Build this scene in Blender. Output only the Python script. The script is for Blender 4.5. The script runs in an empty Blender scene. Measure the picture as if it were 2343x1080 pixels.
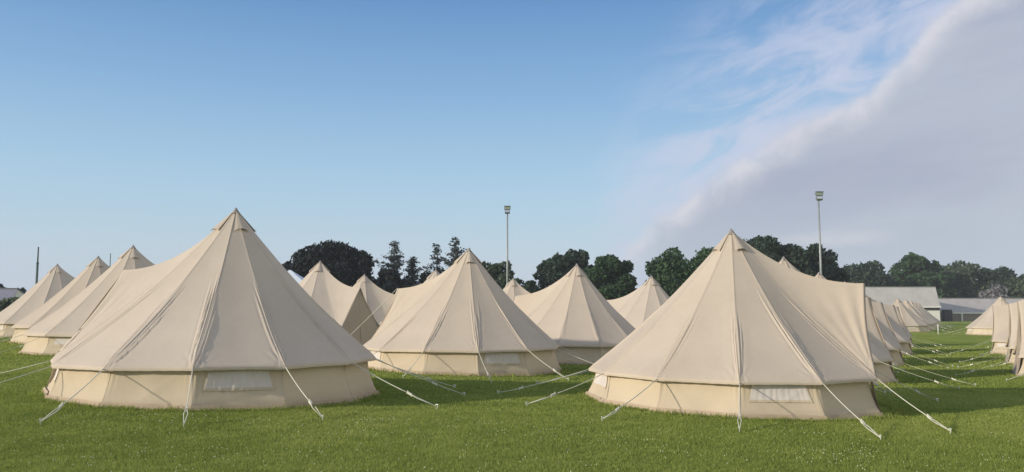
import bpy, math, random
import numpy as np
from mathutils import Vector, Matrix, noise as mnoise
R = math.radians
PI = math.pi
C = bpy.context.scene.collection
SC = bpy.context.scene

# ------------------------------------------------------------------ camera numbers
F = 1875.0
PITCH = math.atan(173 / F)
CAMH = 1.6
CP, SP = math.cos(PITCH), math.sin(PITCH)

def gz(x, y=0.0):
    return -0.5 * math.tanh((x + 3) / 16.0)

def gslope(x):
    return -0.5 / 16.0 / math.cosh((x + 3) / 16.0) ** 2

def ray(px, py):
    u = (px - 1171.5) / F
    v = (540 - py) / F
    return Vector((u, CP - v * SP, SP + v * CP))

def at(px, py, d):
    r = ray(px, py)
    k = d / r.y
    return Vector((r.x * k, d, CAMH + r.z * k))

def on_ground(px, py):
    r = ray(px, py)
    lo, hi = 1.0, 400.0
    for _ in range(60):
        m = (lo + hi) / 2
        p = r * m
        if CAMH + p.z > gz(p.x):
            lo = m
        else:
            hi = m
    p = r * lo
    return Vector((p.x, p.y, gz(p.x)))

# ------------------------------------------------------------------ node helpers
def lin(c):
    return tuple(((v / 255) / 12.92 if v / 255 <= .04045 else ((v / 255 + .055) / 1.055) ** 2.4) for v in c)
def new_mat(name):
    m = bpy.data.materials.new(name)
    m.use_nodes = True
    nt = m.node_tree
    b = nt.nodes['Principled BSDF']
    return m, nt, b

def ramp(nt, fac, stops):
    n = nt.nodes.new('ShaderNodeValToRGB')
    while len(n.color_ramp.elements) < len(stops):
        n.color_ramp.elements.new(0.5)
    for e, (p, c) in zip(n.color_ramp.elements, stops):
        e.position = p
        e.color = (c[0], c[1], c[2], 1)
    nt.links.new(fac, n.inputs['Fac'])
    return n.outputs['Color']

def noise_tex(nt, scale, detail=4, rough=0.55, vec=None, dist=0.0):
    n = nt.nodes.new('ShaderNodeTexNoise')
    n.inputs['Scale'].default_value = scale
    n.inputs['Detail'].default_value = detail
    n.inputs['Roughness'].default_value = rough
    n.inputs['Distortion'].default_value = dist
    if vec is not None:
        nt.links.new(vec, n.inputs['Vector'])
    return n.outputs['Fac']

def mth(nt, op, a, b=None, c=None, clamp=False):
    n = nt.nodes.new('ShaderNodeMath')
    n.operation = op
    n.use_clamp = clamp
    for i, v in enumerate((a, b, c)):
        if v is None:
            continue
        if isinstance(v, (int, float)):
            n.inputs[i].default_value = v
        else:
            nt.links.new(v, n.inputs[i])
    return n.outputs[0]

def mixc(nt, fac, a, b, mode='MIX'):
    n = nt.nodes.new('ShaderNodeMix')
    n.data_type = 'RGBA'
    n.blend_type = mode
    for i, v in ((0, fac), (6, a), (7, b)):
        if isinstance(v, (int, float)):
            n.inputs[i].default_value = v
        elif isinstance(v, tuple):
            n.inputs[i].default_value = (v[0], v[1], v[2], 1)
        else:
            nt.links.new(v, n.inputs[i])
    return n.outputs[2]

def geo_pos(nt):
    return nt.nodes.new('ShaderNodeNewGeometry').outputs['Position']

def obj_co(nt):
    return nt.nodes.new('ShaderNodeTexCoord').outputs['Object']

def bump(nt, b, h, strength=0.3, dist=0.01):
    n = nt.nodes.new('ShaderNodeBump')
    n.inputs['Strength'].default_value = strength
    n.inputs['Distance'].default_value = dist
    nt.links.new(h, n.inputs['Height'])
    nt.links.new(n.outputs[0], b.inputs['Normal'])

# ------------------------------------------------------------------ materials
def canvas(name, col, trans=0.16, seam=True, tint=None):
    m, nt, b = new_mat(name)
    b.inputs['Roughness'].default_value = 0.9
    b.inputs['Specular IOR Level'].default_value = 0.15
    oc = obj_co(nt)
    n1 = noise_tex(nt, 0.7, 4, 0.6, oc)
    c0 = tuple(v * 0.93 for v in col)
    c1 = tuple(min(1, v * 1.05) for v in col)
    base = ramp(nt, n1, [(0.3, c0), (0.7, c1)])
    n2 = noise_tex(nt, 9.0, 5, 0.7, oc)
    st = ramp(nt, n2, [(0.25, (0.965, 0.96, 0.95)), (0.6, (1, 1, 1))])
    base = mixc(nt, 1.0, base, st, 'MULTIPLY')
    oi = nt.nodes.new('ShaderNodeObjectInfo')
    tone = ramp(nt, oi.outputs['Random'], [(0.0, (0.93, 0.92, 0.90)), (0.5, (1.0, 0.985, 0.955)), (1.0, (1.0, 1.0, 1.0))])
    base = mixc(nt, 1.0, base, tone, 'MULTIPLY')
    if seam:
        uv = nt.nodes.new('ShaderNodeUVMap').outputs[0]
        sp = nt.nodes.new('ShaderNodeSeparateXYZ')
        nt.links.new(uv, sp.inputs[0])
        u = sp.outputs['X']          # metres from the nearest seam
        s = mth(nt, 'LESS_THAN', u, 0.022)
        s2 = mth(nt, 'LESS_THAN', u, 0.016)
        ring = mth(nt, 'SUBTRACT', s, s2)
        k = mth(nt, 'MULTIPLY_ADD', ring, 0.28, mth(nt, 'MULTIPLY', s2, 0.07))
        base = mixc(nt, k, base, tuple(v * 0.55 for v in col))
        h = mth(nt, 'LESS_THAN', mth(nt, 'ABSOLUTE', mth(nt, 'SUBTRACT', sp.outputs['Y'], 0.05)), 0.004)
        base = mixc(nt, mth(nt, 'MULTIPLY', h, 0.2), base, tuple(v * 0.55 for v in col))
    # mud splash and grass stain along the foot of the cloth
    so_ = nt.nodes.new('ShaderNodeSeparateXYZ'); nt.links.new(oc, so_.inputs[0])
    dn_ = noise_tex(nt, 5.0, 5, 0.7, oc)
    dz = nt.nodes.new('ShaderNodeMapRange'); dz.inputs['From Min'].default_value = 0.16; dz.inputs['From Max'].default_value = 0.0
    nt.links.new(so_.outputs['Z'], dz.inputs['Value'])
    dk = mth(nt, 'MULTIPLY', dz.outputs[0], mth(nt, 'MULTIPLY', dn_, 0.55), clamp=True)
    base = mixc(nt, dk, base, (0.20, 0.17, 0.08))
    nt.links.new(base, b.inputs['Base Color'])
    nb = noise_tex(nt, 3.0, 5, 0.6, oc, 0.6)
    nf = noise_tex(nt, 260.0, 2, 0.5, oc)
    hh = mth(nt, 'MULTIPLY_ADD', nf, 0.03, nb)
    bump(nt, b, hh, 0.05, 0.016)
    tr = nt.nodes.new('ShaderNodeBsdfTranslucent')
    nt.links.new(mixc(nt, 0.5, base, (0.8, 0.62, 0.40)), tr.inputs['Color'])
    mx = nt.nodes.new('ShaderNodeMixShader')
    mx.inputs[0].default_value = trans
    out = nt.nodes['Material Output']
    nt.links.new(b.outputs[0], mx.inputs[1])
    nt.links.new(tr.outputs[0], mx.inputs[2])
    nt.links.new(mx.outputs[0], out.inputs['Surface'])
    return m

def plain(name, col, rough=0.6, metal=0.0, var=0.1, scale=3.0, spec=0.3):
    m, nt, b = new_mat(name)
    n = noise_tex(nt, scale, 4, 0.6, obj_co(nt))
    nt.links.new(ramp(nt, n, [(0.3, tuple(v * (1 - var) for v in col)), (0.7, tuple(min(1, v * (1 + var)) for v in col))]), b.inputs['Base Color'])
    b.inputs['Roughness'].default_value = rough
    b.inputs['Metallic'].default_value = metal
    b.inputs['Specular IOR Level'].default_value = spec
    return m

M = {}
M['roof'] = canvas('canvas_roof', (0.63, 0.548, 0.442), trans=0.08)
M['wall'] = canvas('canvas_wall', (0.66, 0.565, 0.42), trans=0.07)
M['door'] = canvas('canvas_door', (0.56, 0.48, 0.38), seam=False)
M['skirt'] = canvas('canvas_skirt', (0.54, 0.43, 0.31), trans=0.05, seam=False)
M['window'] = canvas('window_gauze', (0.74, 0.69, 0.64), trans=0.08, seam=False)
M['dark'] = plain('vent_gauze', (0.06, 0.05, 0.04), 0.9)
M['rope'] = plain('cotton_rope', (0.66, 0.65, 0.53), 0.8, var=0.06, scale=40)
M['peg'] = plain('peg_steel', (0.75, 0.78, 0.72), 0.45, 0.3)
M['cap'] = plain('cap_canvas', (0.30, 0.28, 0.26), 0.8)
M['mast'] = plain('galvanised_mast', (0.33, 0.36, 0.36), 0.5, 0.3)
M['post'] = plain('dark_post', (0.10, 0.14, 0.13), 0.7)
M['lamp'] = plain('lamp_housing', (0.24, 0.27, 0.28), 0.5, 0.4)
M['white'] = plain('white_paint', (0.80, 0.79, 0.74), 0.6, var=0.05)
M['marquee'] = plain('white_pvc', (0.70, 0.76, 0.80), 0.5, var=0.05)
M['brown'] = plain('render_wall', (0.30, 0.25, 0.21), 0.9)
M['darkopen'] = plain('near_black', (0.06, 0.06, 0.07), 0.7)
M['bark'] = plain('bark', (0.09, 0.07, 0.05), 0.95, var=0.35, scale=2)
M['slate'] = plain('slate_roof', (0.22, 0.23, 0.29), 0.8)
m, nt, b = new_mat('lamp_glass')
b.inputs['Base Color'].default_value = (0.62, 0.66, 0.7, 1)
b.inputs['Roughness'].default_value = 0.12
b.inputs['Metallic'].default_value = 0.5
M['lens'] = m

def corrugated(name, col, axis=0, freq=26.0):
    m, nt, b = new_mat(name)
    oc = obj_co(nt)
    w = nt.nodes.new('ShaderNodeTexWave')
    w.bands_direction = 'X'
    w.inputs['Scale'].default_value = freq / 10
    nt.links.new(oc, w.inputs['Vector'])
    n = noise_tex(nt, 0.5, 4, 0.6, oc)
    base = ramp(nt, n, [(0.3, tuple(v * 0.88 for v in col)), (0.7, tuple(v * 1.1 for v in col))])
    base = mixc(nt, 0.25, base, w.outputs['Color'], 'MULTIPLY')
    nt.links.new(base, b.inputs['Base Color'])
    b.inputs['Roughness'].default_value = 0.6
    bump(nt, b, w.outputs['Fac'], 0.4, 0.05)
    return m
M['sheet'] = corrugated('sheet_roof', (0.60, 0.575, 0.55))
M['sheet2'] = corrugated('sheet_roof_low', (0.50, 0.48, 0.47))

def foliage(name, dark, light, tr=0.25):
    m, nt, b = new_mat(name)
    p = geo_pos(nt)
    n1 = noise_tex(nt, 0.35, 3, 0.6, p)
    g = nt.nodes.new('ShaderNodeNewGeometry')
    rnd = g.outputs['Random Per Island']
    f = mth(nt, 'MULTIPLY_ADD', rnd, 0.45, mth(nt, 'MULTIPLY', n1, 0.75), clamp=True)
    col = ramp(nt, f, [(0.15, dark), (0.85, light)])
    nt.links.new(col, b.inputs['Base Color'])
    b.inputs['Roughness'].default_value = 0.65
    b.inputs['Specular IOR Level'].default_value = 0.25
    t = nt.nodes.new('ShaderNodeBsdfTranslucent')
    nt.links.new(col, t.inputs['Color'])
    mx = nt.nodes.new('ShaderNodeMixShader')
    mx.inputs[0].default_value = tr
    nt.links.new(b.outputs[0], mx.inputs[1])
    nt.links.new(t.outputs[0], mx.inputs[2])
    nt.links.new(mx.outputs[0], nt.nodes['Material Output'].inputs['Surface'])
    return m
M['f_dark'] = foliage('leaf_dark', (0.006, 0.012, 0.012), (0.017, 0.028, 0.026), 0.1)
M['f_green'] = foliage('leaf_green', (0.022, 0.054, 0.022), (0.062, 0.122, 0.050))
M['f_mid'] = foliage('leaf_mid', (0.022, 0.045, 0.030), (0.060, 0.096, 0.060))
M['f_olive'] = foliage('leaf_olive', (0.042, 0.070, 0.040), (0.110, 0.155, 0.088))
M['f_con'] = foliage('needle_grey', (0.036, 0.050, 0.048), (0.085, 0.108, 0.100))
M['f_pale'] = foliage('leaf_pale', (0.10, 0.10, 0.095), (0.34, 0.33, 0.33))

# grass
def grass_colour(nt, bright=1.0, blade=False):
    p = geo_pos(nt)
    n1 = noise_tex(nt, 0.16, 5, 0.65, p, 0.8)
    n2 = noise_tex(nt, 1.7, 4, 0.65, p)
    n3 = noise_tex(nt, 14.0, 3, 0.7, p)
    f = mth(nt, 'ADD', mth(nt, 'MULTIPLY', n1, 0.75), mth(nt, 'ADD', mth(nt, 'MULTIPLY', n2, 0.33), mth(nt, 'MULTIPLY', n3, 0.12)))
    f = mth(nt, 'SUBTRACT', f, 0.10)
    if blade:
        g = nt.nodes.new('ShaderNodeNewGeometry')
        f = mth(nt, 'MULTIPLY_ADD', mth(nt, 'SUBTRACT', g.outputs['Random Per Island'], 0.5), 0.38, f)
    B = bright
    return ramp(nt, f, [(0.25, (0.118 * B, 0.160 * B, 0.034 * B)), (0.5, (0.208 * B, 0.252 * B, 0.056 * B)), (0.66, (0.270 * B, 0.305 * B, 0.080 * B)), (0.85, (0.37 * B, 0.35 * B, 0.14 * B))])
m, nt, b = new_mat('turf')
nt.links.new(grass_colour(nt, 1.30), b.inputs['Base Color'])
b.inputs['Roughness'].default_value = 1.0
b.inputs['Specular IOR Level'].default_value = 0.0
nb = noise_tex(nt, 22.0, 5, 0.75, geo_pos(nt))
bump(nt, b, nb, 0.9, 0.05)
M['turf'] = m
m, nt, b = new_mat('grass_blades')
col = grass_colour(nt, 1.48, True)
nt.links.new(col, b.inputs['Base Color'])
b.inputs['Roughness'].default_value = 0.6
b.inputs['Specular IOR Level'].default_value = 0.2
t = nt.nodes.new('ShaderNodeBsdfTranslucent')
nt.links.new(col, t.inputs['Color'])
mx = nt.nodes.new('ShaderNodeMixShader')
mx.inputs[0].default_value = 0.45
nt.links.new(b.outputs[0], mx.inputs[1]); nt.links.new(t.outputs[0], mx.inputs[2])
nt.links.new(mx.outputs[0], nt.nodes['Material Output'].inputs['Surface'])
M['blade'] = m
M['clover'] = plain('clover_white', (0.72, 0.72, 0.54), 0.8)
m, nt, b = new_mat('pitch_line_paint')
nn = noise_tex(nt, 30.0, 4, 0.7, geo_pos(nt))
nt.links.new(ramp(nt, nn, [(0.35, (0.10, 0.15, 0.05)), (0.7, (0.30, 0.34, 0.20))]), b.inputs['Base Color'])
b.inputs['Roughness'].default_value = 0.9
M['line'] = m

# ------------------------------------------------------------------ mesh helpers
def tag(o, label=None, cat=None, group=None, kind=None):
    if label: o['label'] = label
    if cat: o['category'] = cat
    if group: o['group'] = group
    if kind: o['kind'] = kind
    return o

def empty(name, loc, rot=(0, 0, 0)):
    o = bpy.data.objects.new(name, None)
    o.empty_display_size = 0.3
    C.objects.link(o)
    o.location = loc
    o.rotation_euler = rot
    return o

def mesh_obj(name, verts, faces, mats, parent=None, smooth=True, uvs=None, fmat=None):
    me = bpy.data.meshes.new(name)
    me.from_pydata([tuple(v) for v in verts], [], faces)
    if not isinstance(mats, (list, tuple)):
        mats = [mats]
    for mm in mats:
        me.materials.append(mm)
    if smooth:
        me.polygons.foreach_set('use_smooth', [True] * len(me.polygons))
    if fmat:
        me.polygons.foreach_set('material_index', fmat)
    if uvs is not None:
        l = me.uv_layers.new(name='UVMap')
        vi = np.empty(len(me.loops), dtype=np.int32)
        me.loops.foreach_get('vertex_index', vi)
        l.data.foreach_set('uv', np.asarray(uvs, dtype=np.float32)[vi].ravel())
    me.update()
    o = bpy.data.objects.new(name, me)
    C.objects.link(o)
    if parent is not None:
        o.parent = parent
    return o

class MB:
    def __init__(s):
        s.v = []; s.f = []; s.m = []
    def add(s, vs, fs, mi=0):
        n = len(s.v)
        s.v += [tuple(v) for v in vs]
        s.f += [tuple(i + n for i in f) for f in fs]
        s.m += [mi] * len(fs)
    def box(s, c, d, mi=0, rot=None):
        vs = []
        for x in (-.5, .5):
            for y in (-.5, .5):
                for z in (-.5, .5):
                    v = Vector((x * d[0], y * d[1], z * d[2]))
                    if rot is not None: v = rot @ v
                    vs.append(v + Vector(c))
        s.add(vs, [(0, 1, 3, 2), (4, 6, 7, 5), (0, 4, 5, 1), (2, 3, 7, 6), (0, 2, 6, 4), (1, 5, 7, 3)], mi)
    def tube(s, pts, rads, n=6, mi=0, cap=True):
        pts = [Vector(p) for p in pts]
        if isinstance(rads, (int, float)): rads = [rads] * len(pts)
        vs = []; fs = []
        for i, p in enumerate(pts):
            d = (pts[min(i + 1, len(pts) - 1)] - pts[max(i - 1, 0)]).normalized()
            a = d.orthogonal().normalized() if abs(d.z) < .95 else Vector((1, 0, 0))
            a = (a - d * a.dot(d)).normalized()
            bb = d.cross(a)
            for k in range(n):
                t = 2 * PI * k / n
                vs.append(p + (a * math.cos(t) + bb * math.sin(t)) * rads[i])
        for i in range(len(pts) - 1):
            for k in range(n):
                k2 = (k + 1) % n
                fs.append((i * n + k, i * n + k2, (i + 1) * n + k2, (i + 1) * n + k))
        if cap:
            fs.append(tuple(range(n))[::-1]); fs.append(tuple((len(pts) - 1) * n + k for k in range(n)))
        s.add(vs, fs, mi)
    def build(s, name, mats, parent=None, smooth=False):
        return mesh_obj(name, s.v, s.f, mats, parent, smooth, None, s.m if isinstance(mats, (list, tuple)) else None)

# ------------------------------------------------------------------ tents
H_AP, Z_EV, R_EV = 3.5, 0.63, 2.93
Z_AF, R_AF = 2.37, 2.56
DOORH = 24.0
NC = 12
STEP = (360 - 2 * DOORH) / (NC - 1)

def cor_ang(k):
    return R(DOORH + STEP * k)

def make_tent(seed, hi, windows, pegs=None, slope=None, name='bell_tent', lean=(0, 0), top_guy=False, skew=0.0):
    """door looks along local +X; pegs: corner -> local (x, y); slope: local ground height function"""
    rnd = random.Random(seed)
    gl = slope or (lambda x, y: 0.0)
    root = empty(name, (0, 0, 0))
    NS, NT = (60, 64) if hi == 2 else ((16, 22) if hi == 1 else (8, 12))
    off = Vector((seed * 7.3, seed * 3.1, 0))
    # seam curves
    cors = []
    for k in range(NC):
        a = cor_ang(k)
        re = R_EV * (1 + rnd.uniform(-.008, .008))
        ze = Z_EV + rnd.uniform(-.015, .015)
        cors.append((a, re, ze))
    conc = rnd.uniform(.05, .07)
    def seam(k, t):
        a, re, ze = cors[k]
        d = t + conc * math.sin(PI * t)
        return Vector((re * t * math.cos(a) + lean[0] * (1 - t), re * t * math.sin(a) + lean[1] * (1 - t), H_AP - (H_AP - ze) * d))
    def ridge(t):
        return Vector((R_AF * t * math.cos(skew) + lean[0] * (1 - t), R_AF * t * math.sin(skew) + lean[1] * (1 - t), H_AP - (H_AP - Z_AF) * (1 - (1 - t) ** 2.1)))
    curves = []
    for k in range(NC - 1):
        curves.append((lambda t, k=k: seam(k, t), lambda t, k=k: seam(k + 1, t), 'p', (k, k + 1)))
    curves.append((lambda t: seam(NC - 1, t), ridge, 'd1', (NC - 1, None)))
    curves.append((ridge, lambda t: seam(0, t), 'd2', (None, 0)))
    folds = {}
    for k in range(NC):
        for side in (0, 1):
            fl = []
            w = rnd.uniform(.025, .05)
            for j in range(rnd.choice((2, 2, 3)) if hi == 2 else rnd.choice((1, 2, 2))):
                fl.append((w, rnd.uniform(.36, .66), rnd.uniform(.011, .022), rnd.uniform(.011, .018), rnd.uniform(-.6, .6)))
                w += rnd.uniform(.05, .085)
            folds[(k, side)] = fl
    verts = []; faces = []; uvs = []
    def crease(k, side, x, t):
        if k is None: return 0.0
        h = 0.0
        for (w, t0, amp, sg, ph) in folds[(k, side)]:
            if t < t0: continue
            q = (t - t0) / (1 - t0)
            xf = w * (1 - q) ** .45 * (.75 + .5 * q) + .004 * math.sin(7 * q + ph * 6)
            e = math.exp(-((x - xf) / sg) ** 2) - .35 * math.exp(-((x - xf - sg * 1.7) / (sg * 1.1)) ** 2)
            h += amp * (min(1, q / .25) * min(1, (1 - q) / .12)) * e
        # seam itself: small proud ridge
        h += .004 * math.exp(-(x / .018) ** 2)
        # fan of little puckers at the guy point
        r = math.hypot(x, (1 - t) * 3.6)
        if r < .45 and r > 1e-4:
            an = math.atan2((1 - t) * 3.6, x)
            h += .007 * math.sin(an * 15 + k) * math.sin(PI * r / .45)
        return h
    for ci, (ca, cb, typ, (ka, kb)) in enumerate(curves):
        n0 = len(verts)
        ss = [0.5 - 0.5 * math.cos(PI * i / NS) for i in range(NS + 1)]
        if hi:
            ss = [0.5 * (2 * s) ** 1.25 if s < .5 else 1 - 0.5 * (2 * (1 - s)) ** 1.25 for s in ss]
        tm = 0.6
        nrm = (cb(tm) - ca(tm)).cross(ca(tm) - ca(tm - .1)).normalized()
        mid = (ca(tm) + cb(tm)) / 2
        if nrm.dot(Vector((mid.x, mid.y, .8))) < 0: nrm = -nrm
        for j in range(NT + 1):
            t = .006 + .994 * (j / NT)
            A = ca(t); B = cb(t)
            W = (B - A).length
            for s in ss:
                p = A.lerp(B, s)
                sag = math.sin(PI * s) * t ** 1.5
                d = -(.035 if typ == 'p' else .05) * sag
                xa, xb = s * W, (1 - s) * W
                if hi:
                    d += crease(ka, 0, xa, t) + crease(kb, 1, xb, t)
                    nz = mnoise.noise((p + off) * .6) * .012 + mnoise.noise((p + off) * 3.2) * .0015
                    if typ != 'p':
                        kc = ka if ka is not None else kb
                        fc_ = seam(kc, 1.0)
                        dv = p - fc_
                        r_ = dv.length
                        if .05 < r_ < 2.3:
                            ed = (ridge(1.0) - fc_).normalized()
                            an_ = math.acos(max(-1, min(1, dv.normalized().dot(ed))))
                            d += .020 * math.sin(an_ * 34 + seed) * math.exp(-an_ / .30) * min(1, r_ / .4) * min(1, (2.3 - r_) / .8)
                            d += .006 * math.sin(an_ * 22 + 2 * seed) * min(1, r_ / .3) * max(0, 1 - r_ / 1.6)
                    edge = min(1, min(xa, xb) / .25)
                    d += nz * edge * min(1, t * 3)
                q = p + nrm * d
                if typ == 'p':
                    q.z += .028 * math.sin(PI * s) * max(0, (t - .85) / .15)
                else:
                    # the A-frame edge hangs slightly inward between ridge and foot
                    q.x -= .05 * math.sin(PI * s) * max(0, (t - .7) / .3)
                verts.append(q)
                uvs.append((min(xa if ka is not None else 9, xb if kb is not None else 9), (1 - t) * 4.0))
        nS = NS + 1
        for j in range(NT):
            for i in range(NS):
                a0 = n0 + j * nS + i
                faces.append((a0, a0 + nS, a0 + nS + 1, a0 + 1))
        # hem: short turned-down edge
        base = n0 + NT * nS
        n1 = len(verts)
        for i in range(nS):
            v = verts[base + i]
            inw = Vector((v.x, v.y, 0)).normalized() * .012
            if typ == 'p':
                w = v - inw - Vector((0, 0, .045 + .0015 * math.sin(i * 1.1)))
            else:
                w = v - Vector((.05, 0, .0))
            verts.append(w); uvs.append((9, -1))
        for i in range(NS):
            faces.append((base + i, n1 + i, n1 + i + 1, base + i + 1))
    mesh_obj('roof', verts, faces, M['roof'], root, True, uvs)

    # wall panels -----------------------------------------------------------
    NW, NH = (40, 14) if hi == 2 else ((18, 8) if hi == 1 else (8, 4))
    verts = []; faces = []; uvs = []
    lift = [rnd.uniform(-.01, .03) for _ in range(NC - 1)]
    def wall_pt(k, s, h, o=0.0):
        """s along the panel, h 0 bottom .. 1 top, o proud"""
        a0, r0, _ = cors[k]; a1, r1, _ = cors[k + 1]
        T0 = Vector(((r0 - .16) * math.cos(a0), (r0 - .16) * math.sin(a0), 0))
        T1 = Vector(((r1 - .16) * math.cos(a1), (r1 - .16) * math.sin(a1), 0))
        B0 = Vector((2.99 * math.cos(a0), 2.99 * math.sin(a0), 0)); B1 = Vector((2.99 * math.cos(a1), 2.99 * math.sin(a1), 0))
        top = T0.lerp(T1, s); bot = B0.lerp(B1, s)
        f = (1 - h) ** 1.9
        p = top.lerp(bot, f)
        am = (a0 + a1) / 2
        n = Vector((math.cos(am), math.sin(am), 0))
        W = (T1 - T0).length
        xa = s * W; xb = (1 - s) * W
        d = -.035 * math.sin(PI * s) * (1 - h) + .012 * math.sin(PI * s) * h
        if hi:
            e = min(xa, xb)
            kk = k if xa < xb else k + 1
            d += .020 * math.sin(e * 75 + kk * 1.7) * math.exp(-e / .10) * h ** 1.5
            # diagonal pull folds from the upper corners
            dg = (xa - (1 - h) * .75) * .8
            d += .012 * math.exp(-(dg / .035) ** 2) * math.sin(PI * h) * (1 if (k + seed) % 3 else .2)
            dg = (xb - (1 - h) * 1.0) * .8
            d += .010 * math.exp(-(dg / .03) ** 2) * math.sin(PI * h) * (1 if (k + seed) % 2 else .2)
            q = p * 1.0 + off
            d += mnoise.noise(Vector((q.x * 2.2, q.y * 2.2, h * 1.2))) * .022
            if h < .25:
                d += mnoise.noise(Vector((q.x * 2, q.y * 2, h * 14 + 7))) * .022
        z = h * (Z_EV + .07) + gl(p.x, p.y) * (1 - h)
        if h < .01: z += .012 * math.sin(PI * s) * (1 + lift[k] * 20) - .015
        return p + n * (d + o) + Vector((0, 0, z))
    for k in range(NC - 1):
        n0 = len(verts)
        hs = [j / NH for j in range(NH + 1)]
        hs = [h ** 1.25 for h in hs]
        for h in hs:
            for i in range(NW + 1):
                s = i / NW
                s = .5 * s + .5 * (.5 - .5 * math.cos(PI * s))
                verts.append(wall_pt(k, s, h))
                W = 1.55
                uvs.append((min(s, 1 - s) * W, h * .7 + .04 - .0))
        for j in range(NH):
            for i in range(NW):
                a0 = n0 + j * (NW + 1) + i
                faces.append((a0, a0 + 1, a0 + NW + 2, a0 + NW + 1))
    wall = mesh_obj('wall', verts, faces, M['wall'], root, True, uvs)
    # skirt of groundsheet on the grass
    if hi:
        verts = []; faces = []
        for k in range(NC - 1):
            n0 = len(verts)
            for i in range(NW + 1):
                s = i / NW
                p = wall_pt(k, s, 0)
                a = math.atan2(p.y, p.x)
                n = Vector((math.cos(a), math.sin(a), 0))
                w = .045 + .03 * mnoise.noise(Vector((p.x * 3 + seed, p.y * 3, 1)))
                g = gl(p.x, p.y)
                verts.append(Vector((p.x, p.y, g + .085)) - n * .008)
                verts.append(Vector((p.x, p.y, g + .045 + .01 * mnoise.noise(Vector((p.x * 5, p.y * 5, 3))))) + n * .022)
                verts.append(Vector((p.x, p.y, g + .008)) + n * w)
            for i in range(NW):
                a0 = n0 + i * 3
                for q in range(2):
                    faces.append((a0 + q, a0 + q + 1, a0 + q + 4, a0 + q + 3))
        mesh_obj('groundsheet_edge', verts, faces, M['skirt'], root, True)
    # windows
    for k in windows:
        verts = []; faces = []
        nx, nz = (44, 8) if hi == 2 else ((18, 4) if hi else (6, 2))
        for j in range(nz + 1):
            h = .40 + (.86 - .40) * j / nz
            for i in range(nx + 1):
                f = i / nx
                s0 = .10 + .05 * (j / nz); s1 = .90 - .05 * (j / nz)
                s = s0 + (s1 - s0) * f
                pl = (.015 if seed == 1 else .006) * math.sin(f * 60 + 3 * mnoise.noise(Vector((f * 9, h, seed)))) * (.5 + .5 * mnoise.noise(Vector((f * 6, 0, seed + 5)))) if hi else 0
                if j in (0, nz) or i in (0, nx): pl = 0
                verts.append(wall_pt(k, s, h, .014 + pl))
        for j in range(nz):
            for i in range(nx):
                a0 = j * (nx + 1) + i
                faces.append((a0, a0 + 1, a0 + nx + 2, a0 + nx + 1))
        fm_ = [1 if (hi and (q_ % nx in (0, nx - 1) or q_ // nx in (0, nz - 1))) else 0 for q_ in range(nx * nz)]
        mesh_obj('window', verts, faces, [M['window'], M['wall']], wall, True, None, fm_)
    # door: the A-shaped front
    verts = []; faces = []
    a0, r0, z0 = cors[0]; a1, r1, z1 = cors[-1]
    L = Vector((r0 * math.cos(a0), r0 * math.sin(a0), z0)); Rr = Vector((r1 * math.cos(a1), r1 * math.sin(a1), z1))
    nh, nx = (16, 24) if hi else (6, 6)
    for j in range(nh + 1):
        z = (Z_AF - .05) * j / nh
        HW = R_EV * math.sin(R(DOORH)) - .03
        if z < Z_EV:
            hw = HW + .04 * (1 - z / Z_EV); X0 = R_EV * math.cos(R(DOORH)) - .09 + .1 * (1 - z / Z_EV)
        else:
            q_ = (z - Z_EV) / (Z_AF - .05 - Z_EV)
            hw = max(.012, HW * (1 - q_)); X0 = (R_EV * math.cos(R(DOORH)) - .09) * (1 - q_) + (R_AF - .07) * q_
        for i in range(nx + 1):
            u = -1 + 2 * i / nx
            x = X0 - .02 * (1 - u * u) + .015 * mnoise.noise(Vector((u * 2 + seed, z * 1.5, 4))) + .012 * math.sin(u * 14) * (z / 2.3) * (1 - abs(u))
            zz = z + (gl(2.7, u) * (1 - min(1, z)) if z < 1 else 0)
            verts.append(Vector((x + (.05 if z < .3 else 0) * (1 - z / .3), u * hw + R_AF * math.sin(skew) * max(0, (z - Z_EV) / (Z_AF - Z_EV)), zz)))
    for j in range(nh):
        for i in range(nx):
            q = j * (nx + 1) + i
            faces.append((q, q + 1, q + nx + 2, q + nx + 1))
    door = mesh_obj('door', verts, faces, M['door'], root, True)
    if hi:
        z_ = MB(); z_.tube([(2.66, 0, .1), (2.58, 0, .65), (2.46, R_AF * math.sin(skew) * .88, 2.1)], .010, 5)
        z_.build('zip', M['skirt'], door)
    # apex vents
    va = [R(DOORH + STEP * k) for k in (1, 4, 7, 10)]
    for a in va:
        mb = MB()
        ca_, sa_ = math.cos(a), math.sin(a)
        def loc(r, w, up):
            t = r / R_EV
            z = H_AP - (H_AP - Z_EV) * (t + conc * math.sin(PI * t)) + up
            return Vector((r * ca_ - w * sa_ + lean[0] * (1 - t), r * sa_ + w * ca_ + lean[1] * (1 - t), z))
        p0 = loc(.03, 0, .02)
        pl_ = loc(.40, .15, .005); pr_ = loc(.40, -.15, .005); pm = loc(.43, 0, .085)
        ml = loc(.41, .08, .055); mr = loc(.41, -.08, .055)
        mb.add([p0, pl_, ml, pm, mr, pr_], [(0, 1, 2), (0, 2, 3), (0, 3, 4), (0, 4, 5)], 0)
        mb.add([loc(.37, .12, .012), loc(.38, .06, .045), loc(.39, 0, .065), loc(.38, -.06, .045), loc(.37, -.12, .012)], [(0, 1, 2, 3, 4)], 1)
        mb.build('vent', [M['roof'], M['dark']], root)
    mb = MB()
    lx, ly = lean
    mb.tube([(lx, ly, H_AP - .10), (lx, ly, H_AP - .02), (lx, ly, H_AP + .035)], [.10, .045, .012], 10)
    mb.build('apex_cap', M['cap'], root, True)
    # guy ropes
    rr = .0082 if hi == 2 else .0048
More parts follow.
